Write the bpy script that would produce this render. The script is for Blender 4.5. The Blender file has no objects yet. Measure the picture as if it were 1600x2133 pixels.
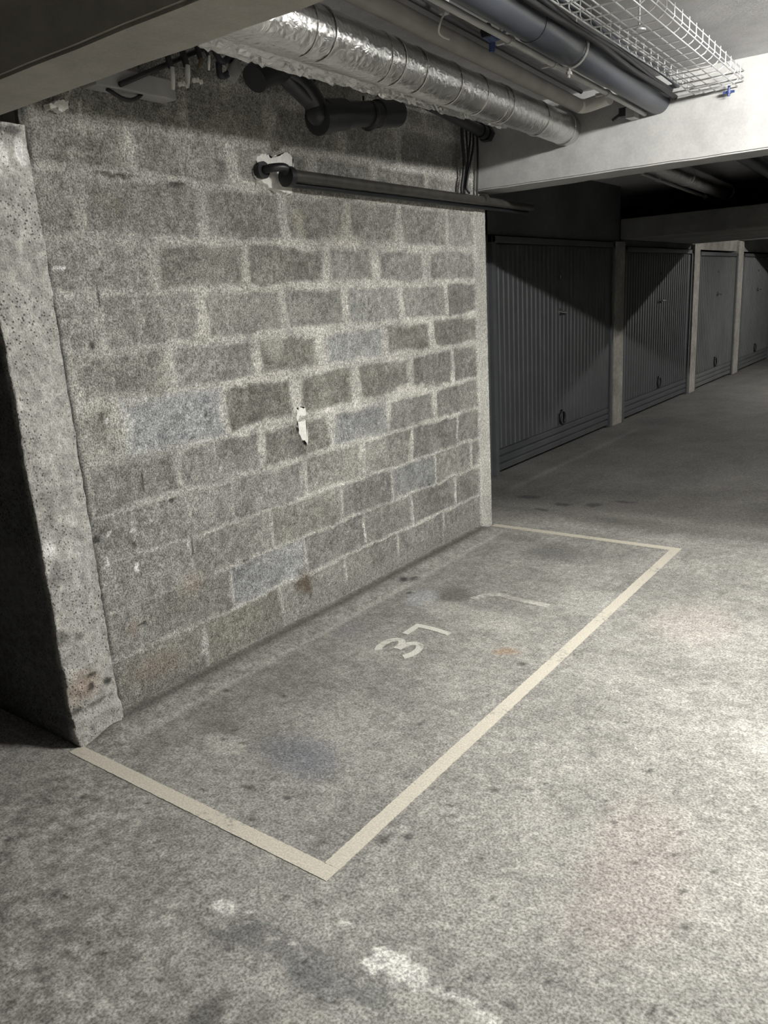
import bpy, bmesh, math, random
import numpy as np
from mathutils import Vector, Matrix, Quaternion
random.seed(7)
C = bpy.context.scene.collection
PI = math.pi

# ------------------------------------------------------------------ camera data (also used to find where photo features lie on real planes)
CAM = np.array([2.49, 0.0, 1.5])
ROT = np.array([[0.80576, 0.5894, -0.05792], [0.10894, -0.24363, -0.96373], [-0.58213, 0.77023, -0.26052]])
FPX = 1640.7
def on(px, py, axis, val):
    d = ROT.T @ np.array([(px - 800) / FPX, (py - 1066.5) / FPX, 1.0])
    return CAM + d * ((val - CAM[axis]) / d[axis])
def vec(px, py, axis, val):
    return Vector(on(px, py, axis, val))

# ------------------------------------------------------------------ numpy noise
_rs = np.random.RandomState(11)
_tab = _rs.rand(256, 256)
def vnoise(x, y, s=0):
    x = np.asarray(x, float) + s * 17.31; y = np.asarray(y, float) + s * 9.73
    xi = np.floor(x).astype(int); yi = np.floor(y).astype(int)
    fx = x - xi; fy = y - yi
    fx = fx * fx * (3 - 2 * fx); fy = fy * fy * (3 - 2 * fy)
    a = _tab[xi % 256, yi % 256]; b = _tab[(xi + 1) % 256, yi % 256]
    c = _tab[xi % 256, (yi + 1) % 256]; d = _tab[(xi + 1) % 256, (yi + 1) % 256]
    return (a * (1 - fx) + b * fx) * (1 - fy) + (c * (1 - fx) + d * fx) * fy
def fbm(x, y, sc, octv=4, s=0):
    v = 0; a = .5; t = 0
    for o in range(octv):
        v = v + a * vnoise(x * sc, y * sc, s + o * 3); t += a; a *= .55; sc *= 2.03
    return v / t            # 0..1, mean .5
def sstep(a, b, x):
    t = np.clip((x - a) / (b - a), 0, 1); return t * t * (3 - 2 * t)

# ------------------------------------------------------------------ tagging
def tag(o, label=None, cat=None, group=None, kind=None):
    if label: o['label'] = label
    if cat: o['category'] = cat
    if group: o['group'] = group
    if kind: o['kind'] = kind
    return o
def empty(name, loc, label, cat, group=None):
    o = bpy.data.objects.new(name, None); C.objects.link(o); o.location = loc
    o.empty_display_size = .05
    return tag(o, label, cat, group)
def link(name, bm, mat, parent=None, smooth=False, angle=None):
    me = bpy.data.meshes.new(name)
    bmesh.ops.recalc_face_normals(bm, faces=bm.faces)
    bm.to_mesh(me); bm.free()
    if smooth:
        for p in me.polygons: p.use_smooth = True
        if angle is not None:
            try: me.set_sharp_from_angle(angle=angle)
            except Exception: pass
    o = bpy.data.objects.new(name, me); C.objects.link(o)
    if mat: me.materials.append(mat)
    if parent:
        o.parent = parent
        o.matrix_parent_inverse = Matrix.Translation(parent.location).inverted() if parent.type == 'EMPTY' else Matrix.Identity(4)
    return o

# ------------------------------------------------------------------ mesh helpers
def bx(bm, x0, x1, y0, y1, z0, z1, bev=0.0):
    r = bmesh.ops.create_cube(bm, size=1.0)
    vs = r['verts']
    for v in vs:
        v.co = Vector(((x0 + x1) / 2 + v.co.x * (x1 - x0), (y0 + y1) / 2 + v.co.y * (y1 - y0), (z0 + z1) / 2 + v.co.z * (z1 - z0)))
    if bev > 0:
        es = list({e for v in vs for e in v.link_edges})
        bmesh.ops.bevel(bm, geom=es, offset=bev, segments=2, affect='EDGES', profile=.6)
def frame(d):
    d = d.normalized()
    up = Vector((0, 0, 1)) if abs(d.z) < .95 else Vector((1, 0, 0))
    u = d.cross(up).normalized(); w = u.cross(d).normalized()
    return u, w
def tube(bm, pts, r, seg=10, cap=True):
    pts = [Vector(p) for p in pts]
    n = len(pts); rings = []
    rr = r if hasattr(r, '__len__') else [r] * n
    u = None
    for i, p in enumerate(pts):
        d = (pts[min(i + 1, n - 1)] - pts[max(i - 1, 0)]).normalized()
        if u is None: u, w = frame(d)
        else:
            u = (u - d * u.dot(d)).normalized(); w = u.cross(d).normalized()
        rings.append([bm.verts.new(p + (u * math.cos(2 * PI * k / seg) + w * math.sin(2 * PI * k / seg)) * rr[i]) for k in range(seg)])
    for a, b in zip(rings, rings[1:]):
        for k in range(seg):
            bm.faces.new((a[k], a[(k + 1) % seg], b[(k + 1) % seg], b[k]))
    if cap:
        bm.faces.new(rings[0][::-1]); bm.faces.new(rings[-1])
def curve_pts(ctrl, n=24):
    P = [Vector(p) for p in ctrl]; P = [P[0] * 2 - P[1]] + P + [P[-1] * 2 - P[-2]]
    out = []; m = len(P) - 3
    for i in range(m):
        for k in range(n // m + 1):
            t = k / (n // m + 1)
            a, b, c, d = P[i:i + 4]
            out.append(.5 * ((2 * b) + (c - a) * t + (2 * a - 5 * b + 4 * c - d) * t * t + (3 * b - a - 3 * c + d) * t ** 3))
    out.append(P[-2]); return out
def disc(bm, c, axis, r, h, seg=20):
    axis = Vector(axis).normalized()
    tube(bm, [Vector(c) - axis * h / 2, Vector(c) + axis * h / 2], r, seg)
def prism(bm, outline, z0, z1):
    a = [bm.verts.new((x, y, z0)) for x, y in outline]; b = [bm.verts.new((x, y, z1)) for x, y in outline]
    n = len(a)
    for i in range(n): bm.faces.new((a[i], a[(i + 1) % n], b[(i + 1) % n], b[i]))
    bm.faces.new(a[::-1]); bm.faces.new(b)

# ------------------------------------------------------------------ materials
def mat_new(name):
    m = bpy.data.materials.new(name); m.use_nodes = True
    nt = m.node_tree; b = nt.nodes['Principled BSDF']
    return m, nt, b
def N(nt, t, **kw):
    n = nt.nodes.new(t)
    for k, v in kw.items():
        if k in n.inputs: n.inputs[k].default_value = v
        else: setattr(n, k, v)
    return n
def coords(nt):
    return N(nt, 'ShaderNodeTexCoord').outputs['Object']
def concrete(name, base=None, attr=False, speck=(70., 220.), amp=(.25, .35), rough=.9, bump=.35, dist=.004, patch=.25, patch_scale=1.4, pits=0.0):
    m, nt, b = mat_new(name); co = coords(nt)
    if attr:
        src = N(nt, 'ShaderNodeAttribute', attribute_name='albedo').outputs['Color']
    else:
        r = N(nt, 'ShaderNodeRGB'); r.outputs[0].default_value = (*base, 1); src = r.outputs[0]
    acc = src; hs = []
    for i, (sc, am) in enumerate(zip((patch_scale,) + tuple(speck), (patch,) + tuple(amp))):
        nz = N(nt, 'ShaderNodeTexNoise', Scale=sc, Detail=3.0 if i == 0 else 1.6, Roughness=.62)
        nt.links.new(co, nz.inputs['Vector'])
        mr = N(nt, 'ShaderNodeMapRange'); mr.inputs[1].default_value = .3; mr.inputs[2].default_value = .7
        mr.inputs[3].default_value = 1 - am; mr.inputs[4].default_value = 1 + am
        nt.links.new(nz.outputs[0], mr.inputs[0])
        mx = N(nt, 'ShaderNodeVectorMath', operation='MULTIPLY')
        nt.links.new(acc, mx.inputs[0]); nt.links.new(mr.outputs[0], mx.inputs[1]); acc = mx.outputs[0]
        hs.append(nz.outputs[0])
    if pits > 0:
        vo = N(nt, 'ShaderNodeTexVoronoi', Scale=75.0); nt.links.new(co, vo.inputs['Vector'])
        n2 = N(nt, 'ShaderNodeTexNoise', Scale=5.0); nt.links.new(co, n2.inputs['Vector'])
        th = N(nt, 'ShaderNodeMath', operation='MULTIPLY'); nt.links.new(n2.outputs[0], th.inputs[0]); th.inputs[1].default_value = pits
        lt = N(nt, 'ShaderNodeMath', operation='GREATER_THAN'); nt.links.new(vo.outputs['Distance'], lt.inputs[0]); nt.links.new(th.outputs[0], lt.inputs[1])
        mr = N(nt, 'ShaderNodeMapRange'); nt.links.new(lt.outputs[0], mr.inputs[0]); mr.inputs[3].default_value = .3; mr.inputs[4].default_value = 1
        mx = N(nt, 'ShaderNodeVectorMath', operation='MULTIPLY'); nt.links.new(acc, mx.inputs[0]); nt.links.new(mr.outputs[0], mx.inputs[1]); acc = mx.outputs[0]
    nt.links.new(acc, b.inputs['Base Color'])
    add = N(nt, 'ShaderNodeMath', operation='ADD'); nt.links.new(hs[1], add.inputs[0]); nt.links.new(hs[2], add.inputs[1])
    bp = N(nt, 'ShaderNodeBump', Strength=bump, Distance=dist); nt.links.new(add.outputs[0], bp.inputs['Height'])
    nt.links.new(bp.outputs[0], b.inputs['Normal'])
    b.inputs['Roughness'].default_value = rough
    b.inputs['Specular IOR Level'].default_value = .3
    return m
def plain(name, col, rough=.5, metal=0., noise=.12, nscale=12., bump=0., bscale=60., spec=.5):
    m, nt, b = mat_new(name); co = coords(nt)
    nz = N(nt, 'ShaderNodeTexNoise', Scale=nscale, Detail=4.0); nt.links.new(co, nz.inputs['Vector'])
    mr = N(nt, 'ShaderNodeMapRange'); mr.inputs[1].default_value = .3; mr.inputs[2].default_value = .7
    mr.inputs[3].default_value = 1 - noise; mr.inputs[4].default_value = 1 + noise
    nt.links.new(nz.outputs[0], mr.inputs[0])
    mx = N(nt, 'ShaderNodeVectorMath', operation='MULTIPLY'); mx.inputs[0].default_value = col
    nt.links.new(mr.outputs[0], mx.inputs[1]); nt.links.new(mx.outputs[0], b.inputs['Base Color'])
    b.inputs['Roughness'].default_value = rough; b.inputs['Metallic'].default_value = metal
    b.inputs['Specular IOR Level'].default_value = spec
    if bump:
        n2 = N(nt, 'ShaderNodeTexNoise', Scale=bscale, Detail=3.0); nt.links.new(co, n2.inputs['Vector'])
        bp = N(nt, 'ShaderNodeBump', Strength=bump, Distance=.004); nt.links.new(n2.outputs[0], bp.inputs['Height'])
        nt.links.new(bp.outputs[0], b.inputs['Normal'])
    return m
def paint_worn(name, col, under, wear=.45):
    """road paint worn through to the concrete in small flecks"""
    m, nt, b = mat_new(name); co = coords(nt)
    nz = N(nt, 'ShaderNodeTexNoise', Scale=45.0, Detail=6.0, Roughness=.7); nt.links.new(co, nz.inputs['Vector'])
    n2 = N(nt, 'ShaderNodeTexNoise', Scale=4.0, Detail=3.0); nt.links.new(co, n2.inputs['Vector'])
    ad = N(nt, 'ShaderNodeMath', operation='ADD'); nt.links.new(nz.outputs[0], ad.inputs[0]); nt.links.new(n2.outputs[0], ad.inputs[1])
    mr = N(nt, 'ShaderNodeMapRange'); mr.inputs[1].default_value = 2 * wear - .09; mr.inputs[2].default_value = 2 * wear + .09
    nt.links.new(ad.outputs[0], mr.inputs[0])
    mx = N(nt, 'ShaderNodeMix', data_type='RGBA'); mx.inputs['A'].default_value = (*under, 1); mx.inputs['B'].default_value = (*col, 1)
    nt.links.new(mr.outputs[0], mx.inputs['Factor'])
    n3 = N(nt, 'ShaderNodeTexNoise', Scale=160.0, Detail=3.0); nt.links.new(co, n3.inputs['Vector'])
    m3 = N(nt, 'ShaderNodeMapRange'); m3.inputs[1].default_value = .3; m3.inputs[2].default_value = .7; m3.inputs[3].default_value = .8; m3.inputs[4].default_value = 1.15
    nt.links.new(n3.outputs[0], m3.inputs[0])
    vm = N(nt, 'ShaderNodeVectorMath', operation='MULTIPLY'); nt.links.new(mx.outputs['Result'], vm.inputs[0]); nt.links.new(m3.outputs[0], vm.inputs[1])
    nt.links.new(vm.outputs[0], b.inputs['Base Color']); b.inputs['Roughness'].default_value = .85
    return m
def foil():
    m, nt, b = mat_new('aluminium_foil'); co = coords(nt)
    b.inputs['Base Color'].default_value = (.74, .74, .73, 1); b.inputs['Metallic'].default_value = 1.0; b.inputs['Roughness'].default_value = .24
    n1 = N(nt, 'ShaderNodeTexNoise', Scale=26.0, Detail=6.0, Roughness=.6, Distortion=1.2); nt.links.new(co, n1.inputs['Vector'])
    v1 = N(nt, 'ShaderNodeTexVoronoi', Scale=34.0, feature='DISTANCE_TO_EDGE'); nt.links.new(co, v1.inputs['Vector'])
    ad = N(nt, 'ShaderNodeMath', operation='MULTIPLY_ADD'); nt.links.new(v1.outputs[0], ad.inputs[0]); ad.inputs[1].default_value = .6; nt.links.new(n1.outputs[0], ad.inputs[2])
    bp = N(nt, 'ShaderNodeBump', Strength=.5, Distance=.008); nt.links.new(ad.outputs[0], bp.inputs['Height']); nt.links.new(bp.outputs[0], b.inputs['Normal'])
    return m

M = {}
M['floor'] = concrete('floor_concrete', attr=True, speck=(45., 140.), amp=(.22, .48), bump=.35, dist=.003, patch=.16, patch_scale=2.2, rough=.85)
M['block'] = concrete('block_wall', attr=True, speck=(60., 170.), amp=(.25, .60), bump=.9, dist=.005, patch=.12, patch_scale=5., rough=.95)
M['pillar'] = concrete('rough_concrete', attr=True, speck=(30., 160.), amp=(.22, .30), bump=.7, dist=.006, patch=.12, patch_scale=6., rough=.95, pits=.42)
M['beam'] = concrete('grey_beam_concrete', (.42, .40, .36), speck=(20., 120.), amp=(.05, .06), bump=.15, patch=.10, patch_scale=2.5)
M['white'] = concrete('white_painted_concrete', (.345, .347, .34), speck=(12., 90.), amp=(.05, .05), bump=.15, patch=.07, patch_scale=3.)
M['ceiling'] = concrete('ceiling_concrete', (.54, .54, .55), speck=(10., 90.), amp=(.06, .08), bump=.2, patch=.12, patch_scale=1.5)
M['dull'] = concrete('dull_wall', (.25, .25, .24), speck=(15., 90.), amp=(.08, .1), bump=.2)
M['shell'] = concrete('dark_shell_wall', (.06, .06, .06), speck=(15., 90.), amp=(.08, .1), bump=.2)  # even dark tone that keeps bounce from the shell walls low
M['lintel'] = concrete('shaded_lintel', (.10, .105, .11), speck=(15., 90.), amp=(.06, .08), bump=.2)  # base darkened: shadow over the lintels is put into the colour
M['post'] = concrete('post_concrete', (.32, .305, .275), speck=(25., 120.), amp=(.15, .12), bump=.3, patch=.25, patch_scale=4.)
M['plaster'] = concrete('white_plaster', (.85, .845, .80), speck=(25., 100.), amp=(.06, .1), bump=.5, patch=.06)
M['paint'] = paint_worn('cream_road_paint', (.58, .545, .46), (.30, .29, .26), .40)
M['paint_white'] = paint_worn('white_stencil_paint', (.60, .59, .54), (.31, .30, .27), .44)
M['paint_old'] = paint_worn('worn_old_paint', (.54, .53, .49), (.30, .285, .26), .50)
M['foil'] = foil()
M['pvc'] = plain('blue_grey_pvc', (.040, .045, .056), .36, nscale=5., noise=.15)
M['black'] = plain('black_plastic', (.012, .013, .015), .42)
M['blackpipe'] = plain('dark_iron_pipe', (.055, .052, .046), .42, .2, nscale=20., noise=.3)
M['cable'] = plain('black_cable', (.018, .018, .02), .5)
M['zinc'] = plain('zinc_wire', (.72, .73, .74), .4, .35, noise=.08)
M['rail'] = plain('grey_conduit', (.42, .42, .41), .5, .1)
M['greypipe'] = plain('painted_grey_pipe', (.30, .29, .27), .6, nscale=8.)
M['whitepipe'] = plain('white_pipe', (.62, .61, .58), .5)
M['blue'] = plain('blue_paint', (.03, .05, .16), .45)
M['door'] = plain('dark_grey_door_paint', (.066, .071, .074), .55, .0, nscale=4., noise=.12, spec=.4)
M['doorl'] = plain('light_grey_door_paint', (.125, .129, .126), .5, .0, nscale=4., noise=.12, spec=.4)
M['frame'] = plain('door_frame_paint', (.09, .095, .10), .5, nscale=6.)
M['chrome'] = plain('chrome', (.6, .6, .6), .25, .9)
M['clip'] = plain('bright_steel_clip', (.88, .88, .84), .35, .0)
M['amber'] = plain('brown_cable', (.13, .10, .05), .5)

# ------------------------------------------------------------------ grid surfaces with albedo attribute
def grid_mesh(name, P, alb, mat, closed_back=None):
    """P: (n,m,3) points, alb: (n,m,3)"""
    n, m = P.shape[:2]
    idx = np.arange(n * m).reshape(n, m)
    f = np.stack([idx[:-1, :-1], idx[1:, :-1], idx[1:, 1:], idx[:-1, 1:]], -1).reshape(-1, 4)
    me = bpy.data.meshes.new(name)
    me.vertices.add(n * m); me.vertices.foreach_set('co', P.reshape(-1))
    me.loops.add(f.size); me.loops.foreach_set('vertex_index', f.reshape(-1))
    me.polygons.add(len(f)); me.polygons.foreach_set('loop_start', np.arange(0, f.size, 4)); me.polygons.foreach_set('loop_total', np.full(len(f), 4))
    me.update(calc_edges=True)
    a = me.attributes.new('albedo', 'FLOAT_COLOR', 'POINT')
    col = np.concatenate([alb, np.ones((n, m, 1))], -1).astype(np.float32)
    a.data.foreach_set('color', col.reshape(-1))
    me.polygons.foreach_set('use_smooth', np.ones(len(f), bool))
    me.materials.append(mat)
    o = bpy.data.objects.new(name, me); C.objects.link(o)
    return o
def lerp(a, b, t):
    return a * (1 - t[..., None]) + np.asarray(b, float) * t[..., None]

# ---- FLOOR
def axis_pts(parts):
    out = []
    for a, b, s in parts: out.append(np.arange(a, b - 1e-6, s))
    out.append(np.array([parts[-1][1]])); return np.concatenate(out)
def floor():
    xs = axis_pts([(-4, -.7, .3), (-.7, 0, .03), (0, 2.6, .012), (2.6, 4.2, .04), (4.2, 8, .4)])
    ys = axis_pts([(-6, .3, .3), (.3, 3.6, .012), (3.6, 6, .02), (6, 12, .06), (12, 30, .5)])
    X, Y = np.meshgrid(xs, ys, indexing='ij')
    wx = X + .05 * (fbm(X, Y, 7, 3, 31) - .5); wy = Y + .05 * (fbm(X, Y, 7, 3, 47) - .5)
    big = fbm(X, Y, 1.1, 5, 1); med = fbm(X, Y, 5.5, 4, 5); fin = fbm(X, Y, 28, 3, 9)
    v = .285 * (1 + .32 * (big - .5) + .30 * (med - .5) + .65 * (fin - .5))
    alb = np.stack([v * 1.0, v * .975, v * .90], -1)
    P = (.58, .575, .54)
    def spot(px, py, rx, ry, col, amt, rot=0., soft=.6, rag=.8, s=0, world=None):
        nonlocal alb
        c = on(px, py, 2, 0) if world is None else world
        col = tuple(k * .75 for k in col) if col is not P else col; rx *= 1.2; ry *= 1.2; amt = min(1, amt * 1.25); soft = min(soft, .75)
        dx = wx - c[0]; dy = wy - c[1]
        cr, sr = math.cos(rot), math.sin(rot)
        d = np.sqrt(((dx * cr + dy * sr) / rx) ** 2 + ((-dx * sr + dy * cr) / ry) ** 2)
        d = d + rag * (fbm(X, Y, .7 / min(rx, ry), 4, 60 + s) - .5)
        t = (1 - sstep(1 - soft, 1, d)) * amt
        alb = lerp(alb, col, t)
    def splash(pts, w, col, amt, rag=1.0, s=0, soft=.35):      # ragged splash along a line of floor points
        nonlocal alb
        Q = [on(a, b, 2, 0) for a, b in pts]; D = np.full(X.shape, 9.)
        for a, b in zip(Q, Q[1:]):
            ab = b[:2] - a[:2]; t = np.clip(((X - a[0]) * ab[0] + (Y - a[1]) * ab[1]) / (ab @ ab), 0, 1)
            D = np.minimum(D, np.hypot(X - a[0] - t * ab[0], Y - a[1] - t * ab[1]))
        d = D / w + rag * (fbm(X, Y, 28, 4, 120 + s) - .5) * 2
        alb = lerp(alb, col, (1 - sstep(1 - soft, 1, d)) * amt)
    # rough, worn zone at the lower left, darker with exposed aggregate
    d = (X - 1.0) * .75 + (Y - 1.0) * 1.0
    rough = (1 - sstep(-.25, .35, d + .5 * (fbm(X, Y, 2.3, 4, 70) - .5))) * (1 - sstep(1.55, 2.0, X))
    alb = alb * (1 - .06 * rough * (0.4 + fbm(X, Y, 14, 3, 71)))[..., None]
    coarse = fbm(X, Y, 45, 3, 75)
    alb = alb * (1 + rough * 1.15 * sstep(-.05, .15, X) * sstep(.25, .5, Y) * (coarse - .5))[..., None]
    # dark smooth lane along the wall inside the bay, bluish oil patch, tyre marks
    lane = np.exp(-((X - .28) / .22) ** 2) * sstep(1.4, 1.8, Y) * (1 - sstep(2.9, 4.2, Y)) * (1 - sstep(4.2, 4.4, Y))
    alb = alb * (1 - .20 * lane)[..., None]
    spot(620, 1570, .20, .13, (.20, .21, .235), .62, s=1, soft=.9)
    spot(520, 1545, .26, .13, (.23, .23, .22), .35, s=2, soft=1)
    spot(940, 1240, .13, .16, (.17, .168, .155), .75, s=3, rot=.4, soft=.75)
    spot(1150, 1150, .24, .20, (.20, .20, .19), .7, s=4, soft=.9)
    spot(1080, 1120, .25, .10, (.22, .22, .20), .5, s=5, soft=1)
    spot(870, 1245, .10, .13, (.52, .53, .54), .55, s=6)
    spot(845, 1212, .022, .035, (.07, .07, .07), .85, s=7, rag=.4)
    spot(868, 1207, .025, .05, (.06, .06, .06), .9, s=8, rag=.4)
    spot(848, 1235, .015, .02, (.08, .08, .08), .8, s=9, rag=.4)
    spot(740, 1310, .12, .14, (.24, .24, .25), .45, s=10)
    spot(460, 1548, .10, .05, (.58, .57, .52), .6, s=11, rag=1.4)
    spot(480, 1440, .08, .10, (.50, .49, .45), .3, s=12, rag=1.2)
    spot(1055, 1355, .06, .05, (.40, .28, .18), .55, s=13, soft=.9)
    spot(1000, 1285, .35, .12, (.56, .545, .50), .45, s=14, rag=1.4)
    spot(1230, 1245, .22, .18, (.54, .53, .49), .4, s=15, rag=1.4)
    spot(1330, 1790, .16, .35, (.50, .44, .41), .30, s=16, soft=1)
    spot(1450, 1290, .2, .3, (.55, .50, .45), .3, s=17, soft=1)
    # dark blotches and plaster splashes in the foreground
    spot(510, 1935, .055, .05, (.20, .20, .19), .6, s=18, soft=1)
    spot(700, 2060, .12, .09, (.20, .205, .20), .6, s=19, rag=1.2, soft=1)
    spot(640, 1980, .10, .05, (.22, .225, .22), .45, s=20, rag=1.2, soft=1)
    spot(440, 2110, .05, .08, (.15, .15, .14), .7, s=21, soft=1)
    spot(560, 2120, .06, .07, (.17, .17, .16), .5, s=22, soft=1)
    P = (.58, .575, .54)
    spot(472, 1890, .030, .022, P, .95, s=23, soft=.3, rag=.9)
    spot(512, 1898, .006, .006, P, .9, s=24, soft=.3); spot(512, 1923, .007, .005, P, .9, s=25, soft=.3)
    spot(578, 1954, .010, .010, P, .8, s=26, soft=.4); spot(612, 1965, .012, .010, P, .8, s=27, soft=.4, rag=1.3)
    spot(640, 1992, .016, .011, P, .95, s=28, soft=.3, rag=.9)
    splash([(785, 1998), (830, 2012), (872, 2030)], .030, P, 1, 1.1, 1, .15)
    splash([(830, 2030), (870, 2055)], .024, P, .9, 1.3, 2, .2)
    splash([(912, 2062), (950, 2080), (990, 2092)], .012, P, 1, .9, 3, .2)
    splash([(990, 2110), (1030, 2122)], .017, P, 1, 1., 4, .2)
    splash([(700, 2100), (850, 2090), (960, 2125)], .06, (.41, .41, .37), .6, 1.2, 5, .8)
    splash([(480, 1935), (600, 1990), (690, 2060), (790, 2085)], .055, (.145, .148, .145), .7, 1.3, 6, .8)
    spot(650, 2120, .12, .05, (.48, .47, .42), .5, s=34, soft=.8, rag=1.6)
    spot(724, 1922, .008, .006, P, .8, s=35, soft=.3)
    # small dark pits and drips
    rr = random.Random(3)
    pits = [(520, 1641, .025, .008), (115, 1860, .009, .007), (135, 1868, .010, .007), (15, 1750, .01, .01), (14, 1780, .009, .009), (1030, 1645, .013, .010),
            (798, 1750, .014, .012), (850, 1742, .012, .01), (175, 1660, .016, .01), (1088, 1383, .016, .014), (600, 1662, .013, .012), (590, 1450, .013, .012),
            (470, 1438, .016, .012), (215, 1985, .008, .006), (332, 2040, .010, .006), (977, 2038, .009, .006), (1055, 2088, .009, .006), (185, 1963, .008, .006), (660, 1880, .01, .006)]
    for i in range(60):
        pits.append((rr.uniform(20, 1580), rr.uniform(1500, 2120), rr.uniform(.003, .008), rr.uniform(.003, .006)))
    for i, (a, b_, r1, r2) in enumerate(pits):
        c = on(a, b_, 2, 0)
        i0, i1 = np.searchsorted(xs, [c[0] - .06, c[0] + .06]); j0, j1 = np.searchsorted(ys, [c[1] - .06, c[1] + .06])
        if i1 <= i0 or j1 <= j0: continue
        sl = (slice(i0, i1), slice(j0, j1))
        d = np.sqrt(((X[sl] - c[0]) / (r1 + .006)) ** 2 + ((Y[sl] - c[1]) / (r2 + .006)) ** 2)
        alb[sl] = lerp(alb[sl], (.06, .06, .055), (1 - sstep(.4, 1.1, d)) * .85)
    # mortar fillet at the foot of the block wall
    fil = np.exp(-((X - .155 - .02 * (fbm(X, Y, 4, 3, 80) - .5)) / .018) ** 2) * sstep(1.4, 1.6, Y) * (1 - sstep(4.2, 4.45, Y))
    alb = lerp(alb, (.42, .41, .375), fil * .45)
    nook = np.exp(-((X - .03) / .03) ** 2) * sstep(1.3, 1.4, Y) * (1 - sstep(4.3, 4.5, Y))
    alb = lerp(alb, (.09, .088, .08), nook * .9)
    # the aisle beyond the bay: darker concrete; joint between the pours
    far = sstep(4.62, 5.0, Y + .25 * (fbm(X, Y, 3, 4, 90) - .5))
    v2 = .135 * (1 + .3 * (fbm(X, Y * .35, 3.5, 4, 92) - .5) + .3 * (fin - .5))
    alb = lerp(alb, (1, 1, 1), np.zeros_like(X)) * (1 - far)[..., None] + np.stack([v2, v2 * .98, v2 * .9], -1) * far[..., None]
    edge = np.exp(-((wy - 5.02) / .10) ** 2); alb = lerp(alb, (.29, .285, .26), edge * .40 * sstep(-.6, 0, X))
    for k, (a, b_, r1, r2) in enumerate([(1170, 1050, .07, .05), (1235, 1052, .06, .06), (1130, 1062, .07, .03), (1100, 1035, .10, .05), (1300, 1045, .1, .04)]):
        spot(a, b_, r1, r2, (.08, .08, .075), .7, s=100 + k)
    kerb = np.exp(-((X + .34) / .03) ** 2) * sstep(5.3, 5.6, Y) * (1 - sstep(8.2, 8.5, Y)); alb = lerp(alb, (.25, .245, .23), kerb * .5)
    alb = np.clip(alb, .02, .62)
    Z = -.0012 + .0014 * (fbm(X, Y, 9, 3, 95) - .5) + .0008 * rough * (coarse - .5)
    Z = Z + .035 * np.clip(1 - X / .16, 0, 1) * (X > -.02) * sstep(1.35, 1.5, Y) * (1 - sstep(4.30, 4.45, Y))
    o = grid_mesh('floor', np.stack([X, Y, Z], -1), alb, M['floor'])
    tag(o, 'stained grey concrete garage floor around the painted bay', 'floor', kind='structure')
floor()

# ---- BLOCK WALL
ZJ = [.015, .235, .425, .61, .802, .988, 1.20, 1.375, 1.575, 1.76, 1.975, 2.15, 2.345, 2.52]
VJ = [[1.5, 1.987, 2.46, 2.933, 3.406, 3.88],
      [1.69, 2.167, 2.652, 3.121, 3.564, 4.03], [1.5, 1.978, 2.444, 2.944, 3.384, 3.821, 4.24], [1.718, 2.23, 2.694, 3.148, 3.595, 4.083],
      [1.56, 1.96, 2.429, 2.909, 3.391, 3.843], [1.739, 2.233, 2.679, 3.123, 3.613, 4.051], [1.56, 1.989, 2.452, 2.889, 3.385, 3.846],
      [1.70, 2.178, 2.645, 3.084, 3.56, 4.015], [1.5, 1.964, 2.444, 2.965, 3.348, 3.817], [1.689, 2.237, 2.691, 3.149, 3.577, 4.05],
      [1.46, 1.93, 2.42, 2.91, 3.38, 3.85], [1.69, 2.2, 2.66, 3.13, 3.6], [1.46, 1.93, 2.42, 2.91, 3.38, 3.85]]
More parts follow.
